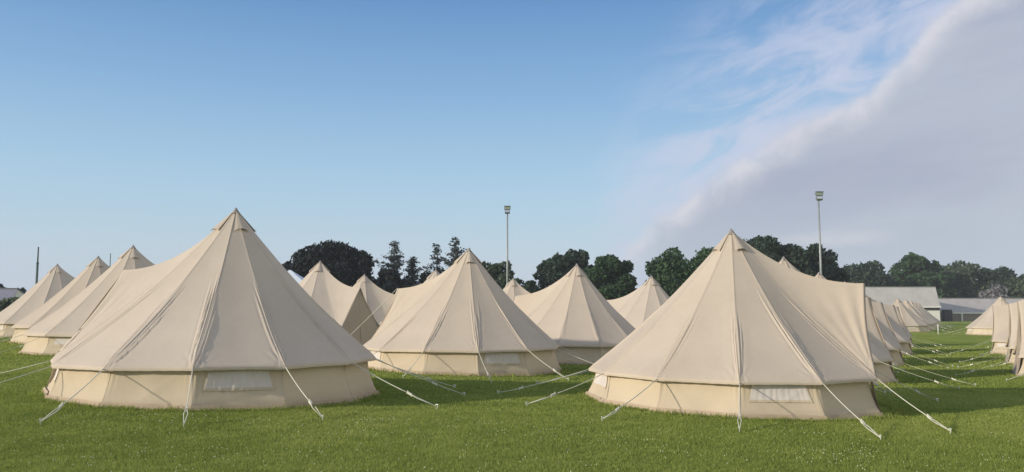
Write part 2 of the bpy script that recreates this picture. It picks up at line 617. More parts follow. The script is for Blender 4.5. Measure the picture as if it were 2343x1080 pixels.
    def rope(P, Q, wide=True):
        P = Vector(P); Q = Vector(Q)
        d = Q - P
        k = P + d * rnd.uniform(.66, .76)
        side = Vector((-d.y, d.x, 0)).normalized() * .028
        mb = MB()
        sagp = [P.lerp(k, i / 6) - Vector((0, 0, .02 * math.sin(PI * i / 6))) for i in range(7)]
        mb.tube(sagp, rr, 5)
        mb.tube([k, k.lerp(Q, .3) + side, Q + Vector((0, 0, .03))], rr * .85, 4)
        mb.tube([k, k.lerp(Q, .3) - side, Q + Vector((0, 0, .03))], rr * .85, 4)
        g = mb.build('guy_rope', M['rope'], root, True)
        if hi:
            mb = MB()
            dn = d.normalized()
            rot = dn.to_track_quat('X', 'Z').to_matrix()
            mb.box(k, (.10, .03, .035), 0, rot)
            mb.tube([k - dn * .05 + Vector((0, 0, .03)), k + dn * .05 - Vector((0, 0, .03))], .009, 5)
            mb.build('runner', M['rope'], g)
        mb = MB()
        dn = Vector((d.x, d.y, 0)).normalized()
        top = Q + Vector((0, 0, .07)) + dn * .02
        mb.tube([Q - Vector((0, 0, .12)) - dn * .04, top], .008, 5)
        mb.tube([top, top - dn * .045 - Vector((0, 0, .005)), top - dn * .05 - Vector((0, 0, .035))], .007, 5)
        mb.build('peg', M['peg'], root)
    pegs = pegs or {}
    for k in range(NC):
        a, re, ze = cors[k]
        if k in pegs:
            q = pegs[k]
        else:
            ra = a + R(rnd.uniform(-6, 6)); rp = rnd.uniform(4.5, 5.0)
            q = (rp * math.cos(ra), rp * math.sin(ra))
        rope((re * math.cos(a) , re * math.sin(a), ze - .01), (q[0], q[1], gl(q[0], q[1]) + .01))
    if top_guy:
        rope((R_AF, 0, Z_AF), (5.9, -.3, gl(5.9, 0) + .01))
    return root

def face_ang(x, y):
    return math.atan2(-y, -x)      # from the tent towards the camera

def solve(px, py, s=1.0):
    lo, hi = 6.0, 300.0
    for _ in range(60):
        m_ = (lo + hi) / 2
        p = at(px, py, m_)
        if p.z < gz(p.x) + H_AP * s:
            lo = m_
        else:
            hi = m_
    p = at(px, py, lo)
    return p.x, p.y

GR = 'cream canvas bell tents pitched in rows on the grass'
def place_unique(seed, hi, px, py, delta, windows, pegpx, label, pos=None, s=1.0, LEAN=.16, skew=0.0):
    x, y = pos if pos else solve(px, py, s)
    x -= LEAN
    th = face_ang(x, y) + R(delta)
    z0 = gz(x)
    c, sn = math.cos(th), math.sin(th)
    def gl(lx, ly):
        wx = x + c * lx - sn * ly
        return gz(wx) - z0
    pegs = {}
    for k, (qx, qy) in pegpx.items():
        w = on_ground(qx, qy)
        dx, dy = w.x - x, w.y - y
        pegs[k] = (c * dx + sn * dy, -sn * dx + c * dy)
    t = make_tent(seed, hi, windows, pegs, gl, lean=(c * LEAN, -sn * LEAN), top_guy=(seed == 3), skew=R(skew))
    t.location = (x, y, z0)
    t.rotation_euler = (0, 0, th)
    tag(t, label, 'tent', GR)
    print('tent', label[:40], round(x, 2), round(y, 2))
    return t

place_unique(1, 2, 540, 480, -117, (0, 3, 6, 9), {2: (92, 972), 3: (420, 980), 4: (738, 962), 5: (1000, 936), 6: (1062, 907), 7: (1040, 889)},
             'largest cream bell tent with a pleated white window, its peak higher than every other', LEAN=.21, skew=-14)
place_unique(2, 2, 1673, 527, 83, (0, 3, 6, 9), {6: (1140, 903), 7: (1205, 930), 8: (1378, 965), 9: (1692, 990), 10: (2015, 1008), 11: (2175, 992), 0: (2145, 920)},
             'big cream bell tent whose long ridge runs to a door beside the grass alley', LEAN=.05)
place_unique(3, 2, 1073, 570, -128.5, (1, 4, 7), {3: (922, 866), 4: (1125, 878), 5: (1300, 872)},
             'mid sized cream bell tent standing between and behind the two biggest tents', LEAN=.22)
place_unique(4, 1, 1320, 605, -119, (0, 6, 9), {},
             'cream bell tent with plain shaded wall, wedged between the middle and the big alley tent')
place_unique(5, 1, 733, 598, 42, (2, 5, 8), {},
             'bell tent showing a dark triangular doorway, under the black domed pine')
place_unique(6, 1, 305, 563, 62, (3, 8), {},
             'slanting bell tent directly behind the ridge of the largest tent')

# masters for the copies
def copy_tree(o, parent=None):
    c = o.copy(); C.objects.link(c)
    if parent is not None:
        c.parent = parent
    for ch in o.children:
        copy_tree(ch, c)
    return c

mA = make_tent(11, 1, (0, 3, 6, 9))
mB = make_tent(12, 1, (1, 4, 7))
used = {}
def place_copy(master, label, px=None, py=None, delta=None, ang=None, pos=None):
    x, y = pos if pos else solve(px, py)
    th = face_ang(x, y) + R(delta) if ang is None else R(ang)
    if master.name not in used:
        used[master.name] = 1; t = master
    else:
        t = copy_tree(master)
    t.location = (x, y, gz(x))
    # follow the fall of the ground
    sl = math.atan(gslope(x))
    t.rotation_mode = 'QUATERNION'
    t.rotation_quaternion = (Matrix.Rotation(-sl, 4, 'Y') @ Matrix.Rotation(th, 4, 'Z')).to_quaternion()
    tag(t, label, 'tent', GR)
    return t

place_copy(mA, 'slanting bell tent with its peak between the tall dark post and the thin short post', 222, 587, 62)
place_copy(mB, 'slanting bell tent whose peak stands close beside the tall dark post', 130, 605, 66)
place_copy(mB, 'small bell tent peak rising just behind the tent with the dark doorway', 830, 628, 60)
place_copy(mA, 'bell tent whose tiny tip shows over the middle tent ridge, under the sparse conifers', 992, 617, 62)
place_copy(mA, 'small bell tent peak at the foot of the central floodlight mast', 1170, 637, 58)
place_copy(mB, 'bell tent partly hidden by the big alley tent, peak touching the wide green tree', 1487, 632, -119)
place_copy(mA, 'tent showing only a sliver of roof above the slope of the big alley tent', delta=-119, pos=(10.2, 43.5))
# row behind the big front right tent
rowA = [(1790, 583, 'bell tent whose tip pokes over the ridge of the big alley tent'),
        (1866, 618, 'bell tent whose tiny tip shows beside the foot of the taller floodlight mast')]
for i, (px, py, lb) in enumerate(rowA):
    place_copy(mB if i else mA, lb, ang=0 + 4 * i, pos=((8.0, 24.3), (12.05, 32.3))[i])
place_copy(mB, 'fourth tent along the alley counted from the big one, a narrow strip of front', ang=5, pos=(16.6, 41.0))
place_copy(mA, 'fifth tent along the alley, last before the gap, with a dark door edge', ang=5, pos=(20.8, 49.5))
# far block, closed sides to the alley
far = [(41.3, 88), (46.5, 97), (51.2, 105.5), (55.8, 114), (60.2, 122)]
fl = ['first tent of the far block before the pale roofed hall, with a grey shaded wall',
      'second tent of the far block, its peak against the pale hall roof',
      'third tent of the far block, its peak against the pale hall roof',
      'fourth tent of the far block before the pale roofed hall',
      'last tent of the far block, its slope ending at the white hall wall']
for i, p in enumerate(far):
    place_copy(mA if i % 2 else mB, fl[i], ang=205 + 4 * i, pos=p)
# right of the alley
place_copy(mB, 'bell tent with a bright closed wall across the alley, just before the low pavilion', ang=20, pos=(44.6, 75))
place_copy(mA, 'tent across the alley from the big one, its folded door edge cutting the low pavilion', ang=150, pos=(26.6, 40.5))
place_copy(mB, 'tent across the alley that the edge of the photo cuts through', ang=151, pos=(22.4, 32.2))
place_copy(mA, 'tent outside the photo, only its guy ropes reaching into the alley', ang=152, pos=(18.7, 25.6))

# ------------------------------------------------------------------ ground
def grid_ground():
    xs = np.unique(np.concatenate([np.linspace(-40, 60, 201), np.linspace(-1500, 1500, 61), np.linspace(-200, 200, 81)]))
    ys = np.unique(np.concatenate([np.linspace(2, 60, 117), np.linspace(-300, 2500, 57), np.linspace(-60, 300, 73)]))
    X, Y = np.meshgrid(xs, ys)
    Z = -0.5 * np.tanh((X + 3) / 16)
    v = np.stack([X, Y, Z], -1).reshape(-1, 3)
    nx = len(xs); ny = len(ys)
    i, j = np.meshgrid(np.arange(nx - 1), np.arange(ny - 1))
    a = (j * nx + i).ravel()
    f = np.stack([a, a + 1, a + nx + 1, a + nx], -1)
    o = mesh_obj('ground', v, f.tolist(), M['turf'], None, True)
    tag(o, kind='structure')
grid_ground()

tents = [o for o in C.objects if o.type == 'EMPTY' and o.name.startswith('bell_tent')]
TC = np.array([(o.location.x, o.location.y) for o in tents])

def blades():
    rng = np.random.default_rng(5)
    P = []; S = []
    for (y0, y1, dens, w, h) in ((7.2, 10.5, 5200, .0050, .034), (10.5, 14, 3600, .0062, .034), (14, 20, 1500, .010, .036), (20, 30, 420, .018, .040), (30, 50, 110, .034, .045)):
        x0, x1 = -y1 * .66, y1 * .66
        n = int((x1 - x0) * (y1 - y0) * dens)
        x = rng.uniform(x0, x1, n); y = rng.uniform(y0, y1, n)
        k = np.abs(x) < y * .655
        x, y = x[k], y[k]
        P.append(np.stack([x, y], -1)); S.append(np.stack([np.full(len(x), w), np.full(len(x), h)], -1))
    P = np.concatenate(P); S = np.concatenate(S)
    keep = np.ones(len(P), bool)
    for c in TC:
        keep &= ((P - c) ** 2).sum(1) > 2.93 ** 2
    P, S = P[keep], S[keep]
    n = len(P)
    # clumpy height
    cl = np.sin(P[:, 0] * 5.1 + 2 * np.sin(P[:, 1] * 3.3)) * np.sin(P[:, 1] * 4.7 + 2 * np.sin(P[:, 0] * 2.9))
    cl2 = np.sin(P[:, 0] * 17 + 3 * np.sin(P[:, 1] * 7.3)) * np.sin(P[:, 1] * 13.7 + 2 * np.sin(P[:, 0] * 9.9))
    hh = S[:, 1] * rng.uniform(.45, 1.25, n) * (1 + .22 * cl + .22 * cl2)
    a = rng.uniform(0, 2 * PI, n)
    ww = S[:, 0] * rng.uniform(.7, 1.3, n)
    md = np.full(n, 1e9)
    for c in TC:
        md = np.minimum(md, np.sqrt(((P - c) ** 2).sum(1)))
    edge_ = (md > 2.9) & (md < 3.16)
    hh = np.where(edge_, hh * rng.uniform(1.0, 2.6, n), hh)
    lean = rng.uniform(.1, .9, n) * hh
    la = rng.uniform(0, 2 * PI, n)
    Z = -0.5 * np.tanh((P[:, 0] + 3) / 16) - .004
    v = np.empty((n, 3, 3))
    v[:, 0] = np.stack([P[:, 0] - np.cos(a) * ww, P[:, 1] - np.sin(a) * ww, Z], -1)
    v[:, 1] = np.stack([P[:, 0] + np.cos(a) * ww, P[:, 1] + np.sin(a) * ww, Z], -1)
    v[:, 2] = np.stack([P[:, 0] + np.cos(la) * lean, P[:, 1] + np.sin(la) * lean, Z + hh], -1)
    me = bpy.data.meshes.new('grass')
    me.vertices.add(n * 3); me.loops.add(n * 3); me.polygons.add(n)
    me.vertices.foreach_set('co', v.astype(np.float32).ravel())
    me.loops.foreach_set('vertex_index', np.arange(n * 3, dtype=np.int32))
    me.polygons.foreach_set('loop_start', np.arange(0, n * 3, 3, dtype=np.int32))
    me.update(); me.validate()
    me.materials.append(M['blade'])
    o = bpy.data.objects.new('grass', me); C.objects.link(o)
    tag(o, 'short mown green grass covering the field', 'grass', kind='stuff')
    print('blades', n)
blades()

def clover():
    rnd = random.Random(8)
    mb = MB()
    cl = [(rnd.uniform(-8, 9), rnd.uniform(7.6, 12.5), rnd.uniform(.25, .9), rnd.randint(5, 20)) for _ in range(75)]
    pts = []
    for (x, y, r, n) in cl:
        for _ in range(n):
            pts.append((x + rnd.gauss(0, r), y + rnd.gauss(0, r * .7)))
    for _ in range(110):
        pts.append((rnd.uniform(-9, 9), rnd.uniform(7.6, 14)))
    for (x, y) in pts:
        if any((x - c[0]) ** 2 + (y - c[1]) ** 2 < 9.4 for c in TC): continue
        r = rnd.uniform(.0042, .0078); z = gz(x) + rnd.uniform(.028, .042)
        mb.add([(x - r, y, z), (x, y - r, z), (x + r, y, z), (x, y + r, z), (x, y, z + r), (x, y, z - r)],
               [(0, 1, 4), (1, 2, 4), (2, 3, 4), (3, 0, 4), (1, 0, 5), (2, 1, 5), (3, 2, 5), (0, 3, 5)])
    o = mb.build('clover_flowers', M['clover'])
    tag(o, 'small white clover and daisy heads dotted through the foreground grass', 'flowers', kind='stuff')
clover()

def strip(name, pts, w, mat):
    v = []; f = []
    for i, (x, y) in enumerate(pts):
        v += [(x, y - w / 2, gz(x) + .05), (x, y + w / 2, gz(x) + .05)]
    for i in range(len(pts) - 1):
        f.append((2 * i, 2 * i + 2, 2 * i + 3, 2 * i + 1))
    o = mesh_obj(name, v, f, mat, None, False)
    tag(o, kind='structure')
strip('pitch_line_markings', [(10.5 + i, 27.6 + .05 * i) for i in range(16)], .10, M['line'])

# ------------------------------------------------------------------ floodlights, posts
def floodlight(px, top, d, label):
    p = at(px, top, d)
    g = gz(p.x)
    root = empty('floodlight_mast', (p.x, p.y, g))
    Ht = p.z - g
    mb = MB()
    mb.tube([(0, 0, -.1), (0, 0, Ht * .5), (0, 0, Ht - .9)], [.11, .095, .07], 10)
    mb.tube([(0, 0, -.05), (0, 0, .35)], [.17, .15], 10)
    mb.build('pole', M['mast'], root, True)
    mb = MB()
    mb.tube([(0, 0, Ht - 1.0), (0, 0, Ht - .1)], .045, 8)
    mb.box((0, -.02, Ht - .32), (.62, .06, .05)); mb.box((0, -.02, Ht - .72), (.5, .06, .05))
    mb.build('bracket', M['mast'], root)
    for (z, w, tl) in ((Ht - .24, .62, 18), (Ht - .66, .50, -28)):
        rot = Matrix.Rotation(R(tl), 3, 'X')
        mb = MB()
        mb.box((0, -.2, z), (w, .22, .34), 0, rot)
        mb.box(Vector((0, -.2, z)) + rot @ Vector((0, .16, 0)), (w * .6, .08, .24), 0, rot)
        mb.box(Vector((0, -.2, z)) + rot @ Vector((0, -.14, .185)), (w + .04, .12, .03), 0, rot)
        h = mb.build('lamp_head', M['lamp'], root)
        mb = MB(); mb.box(Vector((0, -.2, z)) + rot @ Vector((0, -.12, 0)), (w - .08, .02, .26), 0, rot)
        mb.build('lens', M['lens'], h)
    tag(root, label, 'floodlight', 'floodlight masts behind the tents')
floodlight(1161, 470, 81, 'thin floodlight mast with a small double lamp, against clear blue sky')
floodlight(1872, 437, 70, 'taller floodlight mast with two stacked lamps against grey cloud')

def post(px, top, d, w, label):
    p = at(px, top, d); g = gz(p.x)
    root = empty('post', (p.x, p.y, g)); Ht = p.z - g
    mb = MB(); mb.tube([(0, 0, -.1), (0, 0, Ht * .80)], [w, w * .95], 8); mb.build('lower_tube', M['post'], root, True)
    mb = MB(); mb.tube([(0, 0, Ht * .80), (0, 0, Ht)], [w * .62, w * .58], 8)
    mb.tube([(0, 0, Ht * .785), (0, 0, Ht * .805)], w * 1.12, 8)
    mb.build('upper_tube', M['post'], root, True)
    tag(root, label, 'post')
post(88, 565, 60, .085, 'tall plain dark post without a lamp, beside a tent peak')
post(253, 580, 75, .06, 'short thin dark post top between two slanting tent roofs')

p = on_ground(2147, 765)
root = empty('marker_post', (p.x, p.y, p.z))
mb = MB(); mb.tube([(0, 0, -.1), (0, 0, .86)], .045, 8); mb.build('stake', M['white'], root, True)
mb = MB(); mb.tube([(0, 0, .86), (0, 0, .93)], [.06, .03], 8); mb.build('top_cap', M['white'], root, True)
tag(root, 'short white marker post standing in the grass at the end of the far tents', 'post')

# ------------------------------------------------------------------ buildings
def gable(name, x0, x1, y0, depth, zb, zeave, zridge, wallm, roofm, over=.4, yr=None):
    yr = yr or depth / 2
    root = empty(name, ((x0 + x1) / 2, y0, zb))
    cx = (x0 + x1) / 2; w = (x1 - x0) / 2
    he = zeave - zb; hr = zridge - zb
    mb = MB()
    mb.add([(-w, 0, 0), (w, 0, 0), (w, depth, 0), (-w, depth, 0), (-w, 0, he), (w, 0, he), (w, depth, he), (-w, depth, he), (-w, yr, hr - .1), (w, yr, hr - .1)],
           [(0, 1, 5, 4), (1, 2, 6, 9, 5), (2, 3, 7, 6), (3, 0, 4, 8, 7)])
    mb.build('wall', wallm, root)
    mb = MB()
    o = over; sl = (hr - he) / yr
    a = [(-w - o, -o, he - o * sl + .06), (w + o, -o, he - o * sl + .06), (w + o, yr, hr + .06), (-w - o, yr, hr + .06), (-w - o, depth + o, he + .06), (w + o, depth + o, he + .06)]
    b_ = [(x, y, z - .12) for (x, y, z) in a]
    mb.add(a + b_, [(0, 1, 2, 3), (3, 2, 5, 4), (7, 6, 9, 8), (8, 9, 10, 11), (0, 6, 7, 1), (4, 5, 11, 10), (1, 7, 8, 2), (2, 8, 11, 5), (0, 3, 9, 6), (3, 4, 10, 9)])
    rf = mb.build('roof', roofm, root)
    mb = MB(); mb.box((0, yr, hr + .1), (2 * w + 2 * o, .35, .08)); mb.build('ridge_cap', M['lamp'], rf)
    return root, w, he

D1 = 172.0
xr = at(2150, 700, D1).x; xl = 58.0
zb = -.5
b1, w, he = gable('sports_hall', xl, xr, D1, 16, zb, at(2100, 699, D1).z, at(2100, 657, D1 + 1.6).z, M['white'], M['sheet'], over=.12, yr=1.6)
tag(b1, 'long hall with a big pale grey sheet roof and white end wall', 'building')
mb = MB(); mb.box((0, -.30, he - .30), (2 * w + .3, .16, .30)); mb.build('gutter', M['white'], b1)
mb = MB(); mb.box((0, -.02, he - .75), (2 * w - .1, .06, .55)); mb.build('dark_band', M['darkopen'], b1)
for i in range(7):
    f = MB(); X = -w + 2.2 + i * 4.6
    for (dx, dz, ww, hh) in ((-.7, 0, .08, 1.2), (.7, 0, .08, 1.2), (0, .6, 1.48, .08), (0, -.6, 1.48, .08)):
        f.box((X + dx, -.05, 1.4 + dz), (ww, .08, hh))
    if X < w - 6:
        fr = f.build('window', M['white'], b1)
        mb = MB(); mb.box((X, -.02, 1.4), (1.36, .03, 1.16)); mb.build('pane', M['darkopen'], fr)

D2 = 180.0
x0 = at(2153, 700, D2).x; x1 = at(2345, 700, D2).x + 6
b2, w, he = gable('low_pavilion', x0, x1, D2, 14, zb, at(2200, 713, D2).z, at(2200, 683, D2 + 2.2).z, M['brown'], M['sheet2'], over=.12, yr=2.2)
tag(b2, 'low pavilion with grey roof, white gutter and brown wall beyond the alley', 'building')
mb = MB(); mb.box((1.0, -.48, he - .30), (2 * w - 2.4, .18, .30)); mb.build('gutter', M['white'], b2)
xx = (at(2163, 700, D2).x) - (x0 + x1) / 2
mb = MB(); mb.box((xx, -.6, he / 2 + .2), (1.6, 1.1, he + .5)); mb.build('doorway', M['darkopen'], b2)  # solid near-black box stands in for the dark opening
for px in (2197, 2300):
    xx = at(px, 700, D2).x - (x0 + x1) / 2
    mb = MB(); mb.box((xx, -.48, (he - .45) / 2), (.28, .2, he - .45)); mb.build('post', M['white'], b2)

# shed at the far left
D3 = 120.0
x1 = at(27, 680, D3).x
b3, w, he = gable('shed', x1 - 16, x1, D3, 6, .5, at(20, 688, D3).z, at(20, 661, D3 + 1.2).z, M['white'], M['slate'], over=.1, yr=1.2)
tag(b3, 'shed with a blue grey roof behind the clipped hedge', 'building')
mb = MB(); mb.box((w - 3, -.04, 1.0), (1.1, .08, 2.0)); dd = mb.build('door', M['darkopen'], b3)
mb = MB(); mb.box((w - 2.6, -.1, 1.0), (.06, .05, .2)); mb.build('handle', M['lamp'], dd)

# white marquee behind the doorway tent
mx_ = at(664, 618, 55)
root = empty('marquee', (mx_.x, mx_.y, gz(mx_.x)))
top = mx_.z - gz(mx_.x)
mb = MB(); q = 4.0
n = 8
rings = []
for j in range(n + 1):
    t = j / n
    hw = .05 + (q - .05) * t
    z = top - (top - 2.3) * (1 - (1 - t) ** 1.7)
    rings.append([(-hw, -hw, z), (hw, -hw, z), (hw, hw, z), (-hw, hw, z)])
vs = [v for r_ in rings for v in r_]
fs = [(j * 4 + k, (j + 1) * 4 + k, (j + 1) * 4 + (k + 1) % 4, j * 4 + (k + 1) % 4) for j in range(n) for k in range(4)] + [(0, 1, 2, 3)]
mb.add(vs, fs)
mb.build('roof', M['marquee'], root)
mb = MB()
for k in range(4):
    a, b_ = [(-q, -q), (q, -q), (q, q), (-q, q)][k], [(-q, -q), (q, -q), (q, q), (-q, q)][(k + 1) % 4]
    pts = []
    for i in range(25):
        t = i / 24; wv = .04 * math.sin(i * 1.6)
        x = a[0] + (b_[0] - a[0]) * t; y = a[1] + (b_[1] - a[1]) * t
        s_ = .985 + wv / 3
        pts.append((x * s_, y * s_))
    vs = [(x, y, 0) for x, y in pts] + [(x, y, 2.32) for x, y in pts]
    mb.add(vs, [(i, i + 1, 26 + i, 25 + i) for i in range(24)])
mb.build('side_curtain', M['marquee'], root)
for k in range(4):
    a = [(-q, -q), (q, -q), (q, q), (-q, q)][k]
    mb = MB(); mb.tube([(a[0], a[1], 0), (a[0], a[1], 2.35)], .04, 6); mb.build('leg', M['white'], root)
tag(root, 'white marquee roof beside the tent with the dark doorway', 'marquee')

# ------------------------------------------------------------------ trees
def leafmesh(pts, size, rng, flat=0.0, elong=1.0):
    n = len(pts)
    a = rng.normal(size=(n, 3)); a[:, 2] *= (1 - flat); a /= np.linalg.norm(a, axis=1)[:, None]
    b_ = rng.normal(size=(n, 3)); b_ -= (b_ * a).sum(1)[:, None] * a; b_ /= np.linalg.norm(b_, axis=1)[:, None]
    s = size * rng.uniform(.5, 1.3, n)[:, None]
    v = np.empty((n, 4, 3))
    a = a * elong
    v[:, 0] = pts - a * s; v[:, 1] = pts + b_ * s * .6; v[:, 2] = pts + a * s; v[:, 3] = pts - b_ * s * .6
    v[:, 1] += rng.normal(size=(n, 3)) * s * .15
    return v.reshape(-1, 3)

def fast_mesh(name, v, mat, parent):
    n = len(v) // 4
    me = bpy.data.meshes.new(name)
    me.vertices.add(n * 4); me.loops.add(n * 4); me.polygons.add(n)
    me.vertices.foreach_set('co', v.astype(np.float32).ravel())
    me.loops.foreach_set('vertex_index', np.arange(n * 4, dtype=np.int32))
    me.polygons.foreach_set('loop_start', np.arange(0, n * 4, 4, dtype=np.int32))
    me.update(); me.validate()
    me.materials.append(mat)
    o = bpy.data.objects.new(name, me); C.objects.link(o); o.parent = parent
    return o

TG = 'trees standing behind the field'
def broad(name, cat, label, px, half, top, d, mat, seed, leaves=9000, dens=1.0, squash=1.0, size=.34, low=.12, cover=None, lob=26):
    """px centre, half width in px, top y in px at distance d"""
    rng = np.random.default_rng(seed)
    p = at(px, top, d); g = gz(p.x)
    W = half / F * d * 1.10; leaves = int(leaves * 1.35); size = size * .88; Hh = p.z - g
    root = empty(name, (p.x, d, g), (0, 0, 0))
    # lobes over a dome
    L = []
    cz = Hh * .40; rz = Hh * .60
    for i in range(int(lob * 1.7)):
        u = rng.uniform(0, 2 * PI); ph = math.asin(rng.uniform(-.35, 1))
        k = rng.uniform(.66, .88)
        sx = math.cos(ph) ** squash if math.cos(ph) > 0 else 0
        c = np.array([math.cos(u) * sx * W * k, math.sin(u) * sx * W * .8 * k, cz + math.sin(ph) * rz * k])
        r = np.array([1, 1, .8]) * min(W, rz) * rng.uniform(.18, .36)
        c[2] = min(c[2], Hh - r[2] * .95)
        L.append((c, r))
    # a core mass
    L.append((np.array([0, 0, cz - rz * .1]), np.array([W * .74, W * .6, rz * .78])))
    P = []
    wts = np.array([r[0] * r[2] for c, r in L]); wts[-1] *= .6; wts /= wts.sum()
    for (c, r), w_ in zip(L, wts):
        n = max(20, int(leaves * w_))
        q = rng.normal(size=(n, 3)); q /= np.linalg.norm(q, axis=1)[:, None]
        rad = rng.uniform(.45, 1.05, n) ** .6
        rad *= 1 + .10 * np.sin(q[:, 0] * 9 + seed) * np.sin(q[:, 2] * 8)
        P.append(c + q * rad[:, None] * r)
    P = np.concatenate(P)
    P = P[P[:, 2] > Hh * low * .6]
    v = leafmesh(P, size, rng)
    mb = MB(); r = random.Random(seed)
    tr = max(.18, Hh * .03)
    pts = [(0, 0, -.2), (r.uniform(-.2, .2), 0, Hh * .22), (r.uniform(-.4, .4), r.uniform(-.3, .3), Hh * .5), (r.uniform(-.5, .5), 0, Hh * .75)]
    mb.tube(pts, [tr * 1.3, tr, tr * .7, tr * .25], 8)
    trunk = None
    for (c, rr_) in L[:14]:
        s = Vector(pts[1]).lerp(Vector(pts[2]), r.random())
        e = Vector(c)
        m_ = s.lerp(e, .5) + Vector((0, 0, .1 * Hh * r.random()))
        mb.tube([s, m_, e], [tr * .45, tr * .28, tr * .08], 5)
    mb.build('trunk', M['bark'], root, True)
    fast_mesh('crown', v, mat, root)
    tag(root, label, cat, TG)
    return root

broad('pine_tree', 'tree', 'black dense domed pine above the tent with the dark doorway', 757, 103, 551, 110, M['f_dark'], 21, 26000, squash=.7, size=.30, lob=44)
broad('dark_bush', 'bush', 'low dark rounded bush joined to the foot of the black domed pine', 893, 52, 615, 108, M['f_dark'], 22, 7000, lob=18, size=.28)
broad('dark_bush', 'bush', 'narrow dark bush standing between the sparse conifers', 975, 15, 597, 104, M['f_dark'], 23, 2500, lob=9, size=.25)
broad('broadleaf_tree', 'tree', 'loose light green tree behind the central mast', 1135, 46, 579, 118, M['f_olive'], 24, 6500, size=.30)
broad('broadleaf_tree', 'tree', 'low tree tapering away beside the central mast', 1188, 42, 622, 116, M['f_mid'], 25, 4500, lob=14, size=.28)
broad('small_tree', 'tree', 'small pointed dark tree in the gap past the central mast', 1217, 22, 630, 112, M['f_mid'], 26, 2200, lob=9, size=.25)
broad('broadleaf_tree', 'tree', 'tall dark tree with ragged side branches, first of the joined pair', 1268, 48, 567, 122, M['f_mid'], 27, 10000, squash=.75, size=.32, lob=24)
broad('broadleaf_tree', 'tree', 'dark rounded treetop directly over the peak of the plain shaded tent', 1318, 46, 571, 126, M['f_mid'], 28, 9000, squash=.75, size=.32, lob=22)
broad('broadleaf_tree', 'tree', 'round deep green tree rising between two tent peaks', 1392, 60, 575, 116, M['f_green'], 29, 14000, squash=.7, size=.30, lob=32)
broad('broadleaf_tree', 'tree', 'wide deep green tree rising at the shoulder of the big alley tent', 1585, 96, 561, 112, M['f_green'], 30, 24000, squash=.6, size=.32, lob=46)
broad('broadleaf_tree', 'tree', 'wide dark tree just behind the peak of the big alley tent', 1760, 88, 543, 120, M['f_mid'], 31, 24000, squash=.6, size=.32, lob=44)
broad('broadleaf_tree', 'tree', 'dark tree directly behind the taller floodlight mast', 1868, 60, 556, 124, M['f_mid'], 32, 14000, squash=.65, size=.32, lob=30)
broad('broadleaf_tree', 'tree', 'lower dark tree between the taller mast and the pale hall', 1965, 72, 593, 196, M['f_mid'], 33, 14000, squash=.6, size=.50, lob=30)
broad('broadleaf_tree', 'tree', 'hazy green tree above the pale hall roof', 2108, 66, 583, 205, M['f_green'], 34, 10000, size=.55, lob=26)
broad('broadleaf_tree', 'tree', 'hazy dull tree behind where the two roofs meet', 2205, 70, 596, 215, M['f_olive'], 35, 10000, size=.55, lob=26)
broad('broadleaf_tree', 'tree', 'hazy dull tree behind the blossoming bush and low pavilion', 2275, 62, 607, 212, M['f_mid'], 36, 9000, size=.55, lob=24)
broad('broadleaf_tree', 'tree', 'low hazy tree above the tent that the photo edge cuts', 2345, 58, 625, 208, M['f_olive'], 37, 9000, size=.55, lob=22)
broad('flowering_bush', 'bush', 'pale blossoming bush at the ridge of the low pavilion', 2270, 34, 640, 196, M['f_pale'], 38, 520, size=.50, lob=14)
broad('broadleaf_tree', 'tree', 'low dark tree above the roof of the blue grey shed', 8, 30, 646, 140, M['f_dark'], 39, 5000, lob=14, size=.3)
broad('broadleaf_tree', 'tree', 'low dark bush beside the end of the blue grey shed', 42, 24, 651, 126, M['f_mid'], 40, 3500, lob=12, size=.28)
# screens of scrub low behind everything
for i, (px, half, top, d) in enumerate([(1440, 60, 660, 140), (1520, 60, 655, 140), (1040, 60, 655, 140), (1640, 80, 640, 150), (2040, 60, 640, 210), (2160, 70, 640, 225), (930, 50, 655, 140)]):
    lab = ['low scrub bush below the round deep green tree', 'low scrub bush between the round and the wide deep green trees', 'low scrub bush behind the middle tent ridge', 'low scrub bush at the foot of the wide deep green tree',
           'low bush behind the middle of the pale hall roof', 'low bush in the gap where the two far roofs meet', 'low scrub bush under the widest sparse conifer'][i]
    broad('scrub_bush', 'bush', lab, px, half, top, d, M['f_mid'], 60 + i, 3500, lob=14, size=.36, low=.02)

